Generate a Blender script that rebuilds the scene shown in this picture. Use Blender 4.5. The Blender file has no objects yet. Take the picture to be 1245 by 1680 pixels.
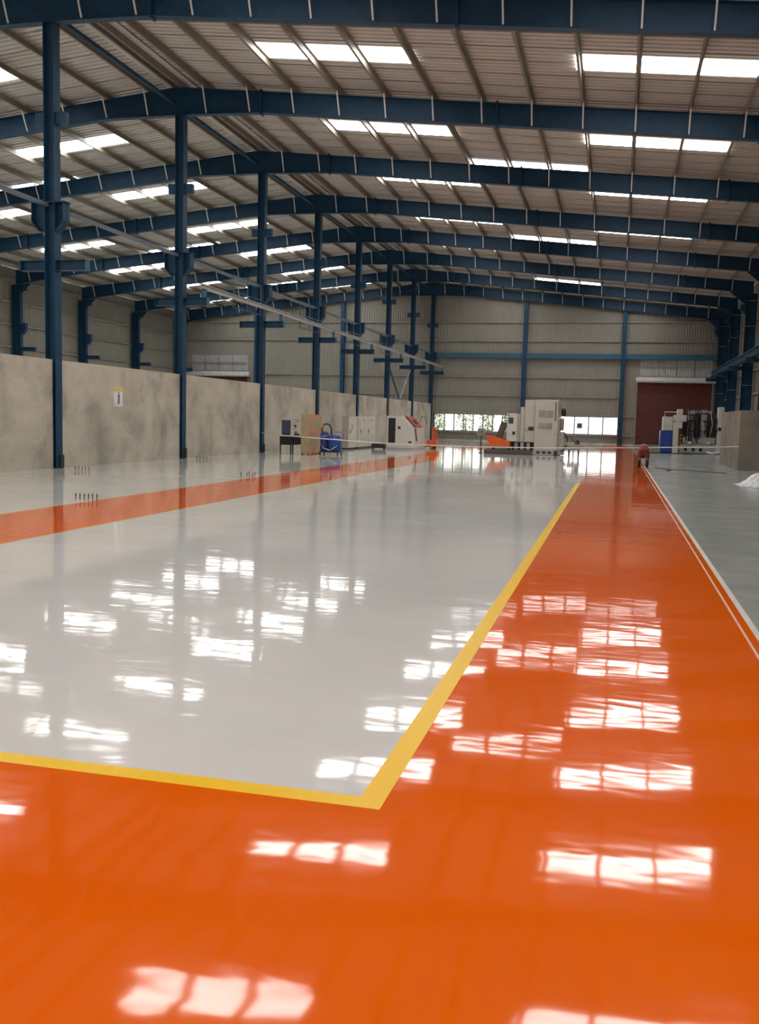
import bpy, bmesh, math, random
from mathutils import Vector, Matrix
random.seed(7)
scene = bpy.context.scene
COL = scene.collection

# ------------------------------------------------------------------ camera
F_PX, YAW, PITCH, ROLL, CAM_H = 1551.02, 0.2419, -0.0981, 0.0255, 1.55
fw = Vector((-math.sin(YAW)*math.cos(PITCH), math.cos(YAW)*math.cos(PITCH), math.sin(PITCH)))
rt = Vector((math.cos(YAW), math.sin(YAW), 0.0))
up = rt.cross(fw)
r2 = math.cos(ROLL)*rt + math.sin(ROLL)*up
u2 = -math.sin(ROLL)*rt + math.cos(ROLL)*up
cd = bpy.data.cameras.new('camera')
cam = bpy.data.objects.new('camera', cd)
COL.objects.link(cam)
cam.matrix_world = Matrix(((r2.x, u2.x, -fw.x, 0), (r2.y, u2.y, -fw.y, 0), (r2.z, u2.z, -fw.z, CAM_H), (0, 0, 0, 1)))
cd.sensor_fit = 'VERTICAL'
cd.sensor_height = 36.0
cd.lens = F_PX/1680*36.0
cd.clip_start, cd.clip_end = 0.05, 500
scene.camera = cam

# ------------------------------------------------------------------ light
SKYLIGHT = 11.3
world = bpy.data.worlds.new('overcast_sky')
scene.world = world
world.use_nodes = True
bg = world.node_tree.nodes['Background']
bg.inputs[0].default_value = (1.0, 0.98, 0.94, 1)
bg.inputs[1].default_value = 3.5
vs = scene.view_settings
vs.view_transform = 'Standard'; vs.look = 'None'; vs.gamma = 1.0; vs.use_curve_mapping = False
vs.exposure = 0.0

# ------------------------------------------------------------------ materials
def nodes_of(name):
    m = bpy.data.materials.new(name); m.use_nodes = True
    nt = m.node_tree; b = nt.nodes['Principled BSDF']
    return m, nt, b
def position(nt, scale=(1, 1, 1)):
    g = nt.nodes.new('ShaderNodeNewGeometry'); mp = nt.nodes.new('ShaderNodeMapping')
    mp.inputs['Scale'].default_value = scale
    nt.links.new(g.outputs['Position'], mp.inputs['Vector'])
    return mp.outputs['Vector']
def noise(nt, vec, scale, detail=3, rough=.55, dist=0.0):
    n = nt.nodes.new('ShaderNodeTexNoise')
    n.inputs['Scale'].default_value = scale; n.inputs['Detail'].default_value = detail
    n.inputs['Roughness'].default_value = rough; n.inputs['Distortion'].default_value = dist
    nt.links.new(vec, n.inputs['Vector'])
    return n.outputs['Fac']
def ramp(nt, fac, stops):
    r = nt.nodes.new('ShaderNodeValToRGB')
    e = r.color_ramp.elements
    e[0].position, e[0].color = stops[0][0], (*stops[0][1], 1)
    e[1].position, e[1].color = stops[-1][0], (*stops[-1][1], 1)
    for p_, c in stops[1:-1]:
        x = e.new(p_); x.color = (*c, 1)
    nt.links.new(fac, r.inputs['Fac'])
    return r.outputs['Color']
def paint(name, col, rough=.5, metal=0.0, var=.12, scale=3.0, spec=.5):
    m, nt, b = nodes_of(name)
    f = noise(nt, position(nt), scale, 4)
    lo = tuple(c*(1-var) for c in col); hi = tuple(min(1, c*(1+var)) for c in col)
    nt.links.new(ramp(nt, f, [(.3, lo), (.7, hi)]), b.inputs['Base Color'])
    b.inputs['Roughness'].default_value = rough; b.inputs['Metallic'].default_value = metal
    b.inputs['Specular IOR Level'].default_value = spec
    return m
def emitter(name, col, s):
    m, nt, b = nodes_of(name)
    b.inputs['Base Color'].default_value = (.8, .8, .8, 1)
    b.inputs['Emission Color'].default_value = (*col, 1); b.inputs['Emission Strength'].default_value = s
    return m
def epoxy(name, lo, hi, rough=.05, wave=.0034, mott=.55, ior=1.5):
    m, nt, b = nodes_of(name)
    pv = position(nt)
    f = noise(nt, pv, mott, 5, .6)
    nt.links.new(ramp(nt, f, [(.32, lo), (.68, hi)]), b.inputs['Base Color'])
    pw = position(nt, (.5, 1, 1))
    w1 = noise(nt, pw, 1.6, 3, .5)
    w2 = noise(nt, pw, 4.4, 2, .5, .3)
    mx = nt.nodes.new('ShaderNodeMath'); mx.operation = 'MULTIPLY_ADD'; mx.inputs[1].default_value = .26
    nt.links.new(w2, mx.inputs[0]); nt.links.new(w1, mx.inputs[2])
    bp = nt.nodes.new('ShaderNodeBump'); bp.inputs['Strength'].default_value = 1.0
    bp.inputs['Distance'].default_value = wave
    nt.links.new(mx.outputs[0], bp.inputs['Height'])
    nt.links.new(bp.outputs['Normal'], b.inputs['Normal'])
    b.inputs['Roughness'].default_value = rough
    b.inputs['IOR'].default_value = ior
    return m

M = {}
M['blue'] = paint('blue_steel_paint', (.009, .050, .104), .5, var=.18, spec=.3)
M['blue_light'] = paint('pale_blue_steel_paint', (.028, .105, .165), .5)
M['girder'] = paint('grey_blue_rail_paint', (.42, .44, .43), .45)
M['strut'] = paint('grey_blue_strut_paint', (.10, .135, .16), .5)
M['purlin'] = paint('galvanised_purlin', (.215, .195, .155), .5, var=.1)
M['brace'] = paint('galvanised_rod', (.62, .62, .60), .45)
M['roof'] = paint('roof_sheet_coating', (.52, .50, .45), .5, var=.05, scale=1.2)
M['wallsheet'] = paint('wall_sheet_coating', (.275, .258, .218), .55, var=.05, scale=.8)
M['girt'] = paint('wall_girt_steel', (.30, .27, .24), .55)
M['skylight'] = emitter('translucent_roof_sheet', (1.0, .99, .96), SKYLIGHT)
M['grey'] = epoxy('grey_floor_epoxy', (.70, .69, .665), (.78, .77, .745))
M['orange'] = epoxy('orange_floor_epoxy', (.85, .126, .001), (.92, .154, .002), ior=1.42)
M['yellow'] = epoxy('yellow_line_paint', (.97, .57, .0), (.99, .62, .0), rough=.25, ior=1.25)
M['thinline'] = epoxy('amber_edge_paint', (.85, .36, .02), (.9, .42, .03), rough=.12)
M['sidefloor'] = epoxy('grey_green_floor_screed', (.31, .335, .32), (.43, .45, .425), rough=.20, mott=1.1)
M['pinkline'] = paint('pale_pink_line_tape', (.80, .52, .40), .35)
M['whiteline'] = paint('white_line_tape', (.68, .65, .59), .35)
M['dark'] = paint('dark_steel', (.03, .03, .03), .5)
M['rubber'] = paint('black_rubber', (.012, .012, .012), .55)
M['machine'] = paint('machine_cream_paint', (.54, .50, .43), .4, var=.04)
M['machine_white'] = paint('machine_white_paint', (.62, .60, .55), .4, var=.04)
M['machine_grey'] = paint('machine_grey_paint', (.40, .39, .37), .45, var=.08)
M['grille'] = paint('grille_grey', (.20, .19, .17), .5)
M['skid'] = paint('machine_skid_brown', (.10, .075, .06), .6)
M['tray'] = paint('orange_tray_paint', (.72, .12, .02), .45)
M['chrome'] = paint('bright_metal', (.7, .7, .7), .22, metal=1.0)
M['screen'] = paint('screen_glass', (.05, .08, .11), .12)
M['bluecab'] = paint('royal_blue_paint', (.015, .06, .30), .35)
M['tan'] = paint('tan_cupboard_paint', (.42, .33, .20), .5)
M['orangetrim'] = paint('orange_trim_paint', (.75, .24, .08), .5)
M['red'] = paint('red_panel_paint', (.60, .06, .04), .45)
M['cabgrey'] = paint('cabinet_side_grey', (.36, .33, .28), .5)
M['cabwhite'] = paint('cabinet_front_cream', (.66, .62, .54), .45)
M['shutter'] = paint('red_oxide_shutter', (.105, .018, .012), .5)
M['hood'] = paint('shutter_hood_galvanised', (.62, .62, .60), .4)
M['louvre'] = paint('grey_translucent_sheet', (.42, .42, .42), .5)
M['frame'] = paint('window_frame_grey', (.22, .23, .24), .5)
M['leaf'] = paint('shrub_leaves', (.20, .33, .10), .6, var=.5, scale=5)
M['ground'] = paint('dry_ground', (.42, .38, .30), .9)
M['bolt'] = paint('rusty_bolt_steel', (.10, .08, .065), .6)
M['primer'] = paint('brown_primer', (.17, .14, .11), .7)
M['tape'] = paint('white_barrier_tape', (.85, .78, .72), .5)
M['paper'] = paint('poster_paper', (.80, .78, .76), .6, var=.03)
M['posteryellow'] = paint('poster_heading_yellow', (.75, .56, .16), .6, var=.05)
M['ink'] = paint('poster_figure_ink', (.10, .11, .20), .6)
M['sheetplastic'] = paint('white_plastic_sheet', (.78, .80, .84), .35, var=.08, scale=9)
M['shirt'] = paint('maroon_shirt_cloth', (.20, .05, .045), .85, scale=12)
M['trouser'] = paint('dark_trouser_cloth', (.035, .028, .032), .9, scale=12)
M['skin'] = paint('skin', (.26, .13, .08), .5, var=.05)
M['hair'] = paint('black_hair', (.01, .009, .008), .5)
M['shoe'] = paint('dark_shoe', (.015, .015, .015), .5)

def concrete(name, base, dark):
    m, nt, b = nodes_of(name)
    pv = position(nt)
    f1 = noise(nt, pv, .55, 6, .62, .4)
    c1 = ramp(nt, f1, [(.34, dark), (.52, base), (.75, tuple(min(1, c*1.18) for c in base))])
    f2 = noise(nt, position(nt, (1, .55, 1)), 1.6, 6, .65)
    c2 = ramp(nt, f2, [(.3, (.78, .77, .76)), (.65, (1.06, 1.05, 1.03))])
    mx = nt.nodes.new('ShaderNodeMix'); mx.data_type = 'RGBA'; mx.blend_type = 'MULTIPLY'; mx.inputs[0].default_value = .8
    nt.links.new(c1, mx.inputs[6]); nt.links.new(c2, mx.inputs[7])
    nt.links.new(mx.outputs[2], b.inputs['Base Color'])
    bp = nt.nodes.new('ShaderNodeBump'); bp.inputs['Strength'].default_value = .5; bp.inputs['Distance'].default_value = .01
    nt.links.new(noise(nt, pv, 9, 5), bp.inputs['Height']); nt.links.new(bp.outputs['Normal'], b.inputs['Normal'])
    b.inputs['Roughness'].default_value = .85
    return m
M['concrete'] = concrete('plastered_concrete', (.55, .505, .42), (.35, .33, .275))
M['concrete_dark'] = concrete('dark_concrete', (.27, .23, .185), (.18, .155, .125))

m, nt, b = nodes_of('window_pane_glass')
tr = nt.nodes.new('ShaderNodeBsdfTransparent'); gl = nt.nodes.new('ShaderNodeBsdfGlossy')
gl.inputs['Roughness'].default_value = .03
fr = nt.nodes.new('ShaderNodeFresnel'); mix = nt.nodes.new('ShaderNodeMixShader')
nt.links.new(fr.outputs[0], mix.inputs[0]); nt.links.new(tr.outputs[0], mix.inputs[1]); nt.links.new(gl.outputs[0], mix.inputs[2])
nt.links.new(mix.outputs[0], nt.nodes['Material Output'].inputs['Surface'])
M['glass'] = m

# ------------------------------------------------------------------ mesh helpers
class MB:
    """collects shapes in world coordinates; build() links them as one mesh object"""
    def __init__(self): self.v, self.f = [], []
    def poly(self, vs, fs):
        n = len(self.v); self.v += [tuple(p) for p in vs]; self.f += [tuple(i+n for i in q) for q in fs]; return self
    def box(self, x0, x1, y0, y1, z0, z1):
        return self.poly([(x0, y0, z0), (x1, y0, z0), (x1, y1, z0), (x0, y1, z0), (x0, y0, z1), (x1, y0, z1), (x1, y1, z1), (x0, y1, z1)],
                         [(0, 3, 2, 1), (4, 5, 6, 7), (0, 1, 5, 4), (1, 2, 6, 5), (2, 3, 7, 6), (3, 0, 4, 7)])
    def cbox(self, x0, x1, y0, y1, z0, z1, c=.02):
        """box with chamfered vertical and horizontal edges"""
        bm = bmesh.new(); bmesh.ops.create_cube(bm, size=1)
        for v in bm.verts:
            v.co = Vector(((x0+x1)/2+v.co.x*(x1-x0), (y0+y1)/2+v.co.y*(y1-y0), (z0+z1)/2+v.co.z*(z1-z0)))
        bmesh.ops.bevel(bm, geom=list(bm.edges), offset=c, segments=1, profile=.5, affect='EDGES')
        bm.verts.index_update()
        self.poly([v.co[:] for v in bm.verts], [[v.index for v in f.verts] for f in bm.faces]); bm.free(); return self
    def prism(self, pts, axis, a0, a1):
        """extrude a 2-d outline along an axis: axis y takes (x,z), axis x takes (y,z), axis z takes (x,y)"""
        def P(p, a):
            return (p[0], a, p[1]) if axis == 'y' else (a, p[0], p[1]) if axis == 'x' else (p[0], p[1], a)
        n = len(pts)
        return self.poly([P(p, a0) for p in pts]+[P(p, a1) for p in pts],
                         [tuple(range(n)), tuple(range(2*n-1, n-1, -1))]+[(i, i+n, (i+1) % n+n, (i+1) % n) for i in range(n)])
    def tube(self, pts, rad, n=8):
        pts = [Vector(p) for p in pts]; rings = []
        rads = rad if isinstance(rad, (list, tuple)) else [rad]*len(pts)
        for i, p in enumerate(pts):
            d = (pts[min(i+1, len(pts)-1)]-pts[max(i-1, 0)]).normalized()
            a = Vector((0, 0, 1)) if abs(d.z) < .9 else Vector((1, 0, 0))
            s = d.cross(a).normalized(); t = s.cross(d)
            rings.append([p+rads[i]*(math.cos(2*math.pi*k/n)*s+math.sin(2*math.pi*k/n)*t) for k in range(n)])
        vs = [q for r in rings for q in r]; fs = []
        for i in range(len(pts)-1):
            for k in range(n):
                fs.append((i*n+k, i*n+(k+1) % n, (i+1)*n+(k+1) % n, (i+1)*n+k))
        fs += [tuple(range(n-1, -1, -1)), tuple(range((len(pts)-1)*n, len(pts)*n))]
        return self.poly(vs, fs)
    def lathe(self, cx, cy, prof, n=20):
        vs = [(cx+r*math.cos(2*math.pi*k/n), cy+r*math.sin(2*math.pi*k/n), z) for r, z in prof for k in range(n)]
        fs = [(i*n+k, i*n+(k+1) % n, (i+1)*n+(k+1) % n, (i+1)*n+k) for i in range(len(prof)-1) for k in range(n)]
        fs += [tuple(range(n-1, -1, -1)), tuple(range((len(prof)-1)*n, len(prof)*n))]
        return self.poly(vs, fs)
    def mesh(self, name, mat, org=(0, 0, 0), smooth=False):
        me = bpy.data.meshes.new(name)
        me.from_pydata([(p[0]-org[0], p[1]-org[1], p[2]-org[2]) for p in self.v], [], self.f)
        bm = bmesh.new(); bm.from_mesh(me); bmesh.ops.recalc_face_normals(bm, faces=bm.faces); bm.to_mesh(me); bm.free()
        me.materials.append(M[mat] if isinstance(mat, str) else mat)
        if smooth: me.shade_smooth()
        return me
    def build(self, name, mat, parent=None, org=None, smooth=False):
        if org is None: org = base_of(parent) if parent else (0, 0, 0)
        o = bpy.data.objects.new(name, self.mesh(name, mat, org, smooth)); COL.objects.link(o)
        if parent: o.parent = parent
        else: o.location = org
        return o
def base_of(o):
    p = Vector((0, 0, 0))
    while o: p = p+o.location; o = o.parent
    return p
def tag(o, label=None, cat=None, group=None, kind=None):
    if label: o['label'] = label
    if cat: o['category'] = cat
    if group: o['group'] = group
    if kind: o['kind'] = kind
    return o
def thing(name, loc, label, cat, group=None):
    o = bpy.data.objects.new(name, None); COL.objects.link(o); o.location = loc; o.empty_display_size = .2
    return tag(o, label, cat, group)
def structure(name, loc=(0, 0, 0)):
    o = bpy.data.objects.new(name, None); COL.objects.link(o); o.location = loc; o.empty_display_size = .2
    o['kind'] = 'structure'; return o
def part(name, me, parent, loc):
    o = bpy.data.objects.new(name, me); COL.objects.link(o); o.parent = parent; o.location = Vector(loc)-base_of(parent); return o

# ------------------------------------------------------------------ layout
BAY = 7.6244
FY = [22.78+BAY*i for i in range(8)]        # the eight frames in view
RX, RZ, SL = -14.85, 12.47, .10              # ridge line, top of rafters at the ridge, roof slope
XL, XR = -37.5, 7.95                         # side walls
Y0, YE = -15.5, 76.50                        # near and far end walls
FACE = -14.58                                # front of the middle columns
def ztop(x): return RZ-SL*abs(x-RX)
def zroof(x): return ztop(x)+.20
PX = [RX+1.07+1.545*k for k in range(14)]+[RX-1.07-1.545*k for k in range(14)]

# ------------------------------------------------------------------ floor
floor = MB().box(XL-.3, XR+.3, Y0, YE+.3, -.25, 0).build('floor', 'grey'); tag(floor, kind='structure')
def coat(name, mat, rects, top):
    mb = MB()
    for x0, x1, y0, y1 in rects: mb.box(x0, x1, y0, y1, .0002, top)
    return mb.build(name, mat, floor)
coat('orange_lane', 'orange', [(-.84, 1.005, Y0+.1, 76.3)], .002)
coat('orange_cross_lane', 'orange', [(-14.5, -.84, Y0+.1, 3.53)], .002)
coat('orange_side_lane', 'orange', [(-8.76, -6.87, 3.53, 63)], .002)
coat('lane_edge_line', 'thinline', [(-8.80, -8.76, 3.53, 63)], .0022)
coat('lane_edge_line', 'thinline', [(-6.87, -6.83, 3.63, 63)], .0022)
yl = MB()
yl.prism([(-.84, 3.53), (-.84, 25.3), (-.945, 25.3), (-.945, 3.635), (-6.83, 3.635), (-6.83, 3.53)], 'z', .0002, .003)
yl.build('yellow_line', 'yellow', floor)
coat('white_line', 'pinkline', [(1.005, 1.024, Y0+.1, 37.5)], .003)
coat('orange_edge_strip', 'orange', [(1.024, 1.085, Y0+.1, 58)], .002)
coat('white_line', 'whiteline', [(1.085, 1.135, Y0+.1, 37.5)], .003)
coat('side_floor', 'sidefloor', [(1.135, XR-.02, Y0+.1, 58.5)], .002)

# ------------------------------------------------------------------ ceiling: sheets, skylights, purlins
ceiling = structure('ceiling', (RX, 0, RZ))
def sheet_mesh(name, width, ribs, h, make, mat):
    """a ribbed sheet; make(s, t, d) puts profile coordinate s, end t (0/1) and height d into the world"""
    prof = []
    p = width/ribs
    for k in range(ribs):
        a = k*p
        prof += [(a, 0), (a+p*.55, 0), (a+p*.65, h), (a+p*.90, h)]
    prof.append((width+.06, 0))
    n = len(prof); vs, fs = [], []
    for t in (0, 1): vs += [make(s, t, d) for s, d in prof]
    for i in range(n-1): fs.append((i, i+1, n+i+1, n+i))
    mb = MB(); mb.poly(vs, fs)
    return mb.mesh(name, mat)
NSH = 90
SW = (YE-Y0)/NSH
roof_me = []
for xe in (XR+.2, XL-.2):
    def mk(s, t, d, xe=xe):
        x = RX if t == 0 else xe
        return (x-RX, s, zroof(x)+.03+d-RZ)
    roof_me.append(sheet_mesh('roof_sheet', SW, 4, .05, mk, 'roof'))
for i in range(NSH):
    for side in (0, 1): part('roof_sheet', roof_me[side], ceiling, (RX, Y0+i*SW, RZ+(i % 2)*.004))
SKY_Y = [-10.8, -3.3, 4.3, 11.8, 19.35, 27.3, 34.45, 41.95, 50.1, 57.8, 65.4, 73.0]
MID_Y = [-6.6, 8.6, 23.9, 38.6, 54.0, 69.6]
def skylight(xa, xb, yc):
    mb = MB(); w = .52
    za, zb = zroof(xa), zroof(xb)
    mb.prism([(xa, za+.004), (xb, zb+.004), (xb, zb+.022), (xa, za+.022)], 'y', yc-w, yc+w)
    mb.build('skylight_panel', 'skylight', ceiling)
for y in SKY_Y:
    for k in (2, 8): skylight(RX+1.07+1.545*k-.12, RX+1.07+1.545*(k+3)-.04, y)
    for k in (2, 8): skylight(RX-1.07-1.545*k-.26, RX-1.07-1.545*(k+3)-.30, y+.2)
for y in MID_Y:
    skylight(RX+1.07+1.545*5+.04, RX+1.07+1.545*8-.16, y)
    skylight(RX-1.07-1.545*5-.04, RX-1.07-1.545*8+.16, y+.2)
def purlin_mesh(side):
    s = side
    mb = MB()   # a Z section
    mb.box(-.004, .004, 0, BAY, 0, .2)
    mb.box(-.07*s if s > 0 else 0, 0 if s > 0 else .07, 0, BAY, 0, .006)
    mb.box(0 if s > 0 else -.07, .07 if s > 0 else 0, 0, BAY, .188, .2)
    return mb.mesh('purlin', 'purlin')
pm = {1: purlin_mesh(1), -1: purlin_mesh(-1)}
for j in range(-1, 7):
    for x in PX+[RX+.17, RX-.17]:
        part('purlin', pm[1 if x > RX else -1], ceiling, (x, FY[0]+j*BAY, ztop(x)-.002))
MB().prism([(RX-.5, ztop(RX+.5)+.17), (RX, RZ+.2), (RX+.5, ztop(RX+.5)+.17), (RX+.5, ztop(RX+.5)+.19), (RX, RZ+.225), (RX-.5, ztop(RX+.5)+.19)], 'y', Y0, YE).build('ridge_cap', 'roof', ceiling)

# ------------------------------------------------------------------ walls
def ribbed(mb, x0, x1, z0, z1f, y, facing=-1, pitch=.2, h=.03):
    """ribbed wall strip on a plane of constant y, from z0 up to z1f(x)"""
    n = max(1, round((x1-x0)/pitch)); p = (x1-x0)/n; prof = []
    for k in range(n):
        a = x0+k*p; prof += [(a, 0), (a+p*.5, 0), (a+p*.62, h), (a+p*.88, h)]
    prof.append((x1, 0)); vs = [(x, y+facing*d, z0) for x, d in prof]+[(x, y+facing*d, z1f(x)) for x, d in prof]
    m_ = len(prof)
    mb.poly(vs, [(i, i+1, m_+i+1, m_+i) for i in range(m_-1)])
wall_back = structure('wall_back', (RX, YE, 0))
OPEN = [(-14.45, -8.05, .74, 2.14), (-4.35, .12, .74, 2.14), (1.45, 6.95, 0, 4.95), (-36.1, -30.75, 0, 4.95), (1.62, 6.82, 5.4, 6.72), (-35.95, -30.8, 5.4, 6.65)]
xs = sorted(set([XL, XR]+[v for o in OPEN for v in o[:2]]+[XL+1.0+k for k in range(45)]))
xs2 = [xs[0]]
for x in xs[1:]:
    fixed = any(abs(x-v) < 1e-6 for o in OPEN for v in o[:2]) or x == XR
    if x-xs2[-1] < .35 and not fixed: continue
    xs2.append(x)
for a, c in zip(xs2[:-1], xs2[1:]):
    cuts = sorted([o[2:] for o in OPEN if o[0]-1e-4 <= a and c <= o[1]+1e-4])
    z = 0; mb = MB()
    for lo, hi in cuts:
        if lo > z: ribbed(mb, a, c, z, lambda x, lo=lo: lo, YE)
        z = hi
    ribbed(mb, a, c, z, lambda x: zroof(x)+.03, YE)
    mb.build('wall_sheet', 'wallsheet', wall_back)
def girt(parent, x0, x1, z, y=YE, dep=.12, hgt=.09, mat='girt', name='girt'):
    MB().box(x0, x1, y-.035-dep, y-.035, z-hgt/2, z+hgt/2).build(name, mat, parent)
COLS_E = [-29.9, -22.3, -7.28, .30]
for z in (9.45, 7.98, 5.13, 3.65): 
    for a, c in ((XL+.3, -29.9), (-29.9, -22.3), (-22.3, RX), (RX, -7.28), (-7.28, .3), (.3, XR-.3)):
        if z == 3.65 and (a == .3 or a < -30): continue
        if z == 5.13 and (a == .3 or a < -30): continue
        girt(wall_back, a, c, z)
for a, c in ((-22.3, RX), (RX, -7.28), (-7.28, .3)):
    girt(wall_back, a, c, 2.22, hgt=.12); 
    girt(wall_back, a, c, .68, hgt=.10)
girt(wall_back, .3, 1.45, 2.2); girt(wall_back, .3, 1.45, .7); girt(wall_back, 6.95, XR, 2.2)
for a, c in ((RX+.25, -7.28), (-7.28, .3), (.3, 7.2)):
    MB().box(a, c, YE-.42, YE-.16, 6.62, 7.0).build('wind_girder', 'blue_light', wall_back)
MB().box(XL, XR, YE-.06, YE+.02, 0, .08).build('floor_curb', 'concrete', wall_back)

# windows of the far wall
def window(name, x0, x1, z0, z1, n):
    w = structure(name, ((x0+x1)/2, YE, z0))
    fb = MB()
    for za, zb in ((z0, z0+.05), (z1-.05, z1)): fb.box(x0, x1, YE-.09, YE+.02, za, zb)
    for xa in (x0, x1-.05): fb.box(xa, xa+.05, YE-.09, YE+.02, z0, z1)
    fb.build('window_frame', 'frame', w)
    p = (x1-x0-.1)/n
    for k in range(n):
        a = x0+.05+k*p
        if k: MB().box(a-.05, a+.05, YE-.08, YE+.01, z0+.05, z1-.05).build('mullion', 'frame', w)
        MB().box(a+.02, a+p-.02, YE-.035, YE-.029, z0+.05, z1-.05).build('pane', 'glass', w)
window('window_1', -14.45, -8.05, .74, 2.14, 8)
window('window_2', -4.35, .12, .74, 2.14, 4)

# rolling shutters
def shutter(name, x0, x1, ztop_, zp0, zp1):
    d = structure(name, ((x0+x1)/2, YE, 0))
    sl = MB()
    p = .11; prof = []
    n = int(ztop_/p)
    for k in range(n):
        z = k*ztop_/n; q = ztop_/n
        prof += [(z, 0), (z+q*.2, .018), (z+q*.6, .022), (z+q*.9, .010)]
    prof.append((ztop_, 0)); nn = len(prof)
    sl.poly([(x, YE-.05-dd, z) for x in (x0, x1) for z, dd in prof], [(i, i+1, nn+i+1, nn+i) for i in range(nn-1)])
    sl.build('shutter_curtain', 'shutter', d)
    for xa in (x0-.09, x1-.01): MB().box(xa, xa+.10, YE-.16, YE-.02, 0, ztop_).build('guide_rail', 'frame', d)
    hd = MB().prism([(YE-.03, 4.86), (YE-.42, 4.86), (YE-.50, 4.98), (YE-.46, 5.18), (YE-.30, 5.27), (YE-.03, 5.27)], 'x', x0-.15, x1+.22)
    hd.build('shutter_hood', 'hood', d)
    MB().box(x0, x1, YE-.14, YE-.05, 0, .09).build('bottom_bar', 'frame', d)
    n = 4; w = (x1-x0-.28)/n; zp1 -= .0
    for k in range(n):
        mb = MB(); ribbed(mb, x0+.13+k*w-.005, x0+.17+(k+1)*w+(.07 if k == n-1 else .005), zp0-.03, lambda x: zp1+.03, YE-.02)
        mb.build('vent_panel', 'louvre', d)
        if k: MB().box(x0+.17+k*w-.03, x0+.17+k*w+.03, YE-.12, YE-.03, zp0, zp1).build('vent_post', 'girt', d)
    MB().box(x0+.1, x1-.1, YE-.13, YE-.05, (zp0+zp1)/2-.03, (zp0+zp1)/2+.01).build('vent_rail', 'girt', d)
shutter('door_1', 1.45, 6.95, 4.95, 5.4, 6.72)
shutter('door_2', -36.1, -30.75, 4.95, 5.4, 6.65)

# side walls
def side_wall(name, x, facing, girts, gx):
    w = structure(name, (x, 30, 0))
    zt = zroof(x)+.03
    n = 46; p = (YE-10.0)/n
    prof = []
    for k in range(5):
        a = k*p/5; prof += [(a, 0), (a+p*.1, 0), (a+p*.124, .03), (a+p*.176, .03)]
    prof.append((p, 0)); m_ = len(prof)
    mb = MB(); mb.poly([(facing*d, s, z) for z in (0, zt) for s, d in prof], [(i, i+1, m_+i+1, m_+i) for i in range(m_-1)])
    me = mb.mesh('wall_sheet', 'wallsheet')
    for k in range(n): part('wall_sheet', me, w, (x, 10.0+k*p, 0))
    MB().box(x-.02, x+.02, Y0, 10.0, 0, zt).build('wall_panel', 'wallsheet', w)
    for z in girts:
        for j in range(-1, 7):
            MB().box(min(x+facing*.04, x+facing*.16), max(x+facing*.04, x+facing*.16), FY[0]+j*BAY, FY[0]+(j+1)*BAY, z-.05, z+.05).build('girt', 'girt', w)
side_wall('wall_left', XL, 1, (9.7, 8.3, 6.9, 5.5, 3.6), 0)
side_wall('wall_right', XR, -1, (9.5, 8.0, 6.4, 5.0, 3.6, 2.2), 0)
# near end wall behind the camera
wf = MB().poly([(XL, Y0, 0), (XR, Y0, 0), (XR, Y0, zroof(XR)+.03), (RX, Y0, zroof(RX)+.03), (XL, Y0, zroof(XL)+.03)], [(0, 1, 2, 3, 4)])
tag(wf.build('wall_front', 'wallsheet'), kind='structure')

# concrete partition along the middle columns
part_wall = structure('wall_partition', (-14.8, 23, 0))
ys = [FY[0]-BAY*k for k in (4, 3, 2, 1)]+FY
for a, c in zip(ys[:-1], ys[1:]):
    MB().box(-14.92, -14.67, a+.155, c-.155, 0, 2.91).build('wall_panel', 'concrete', part_wall)
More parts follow.
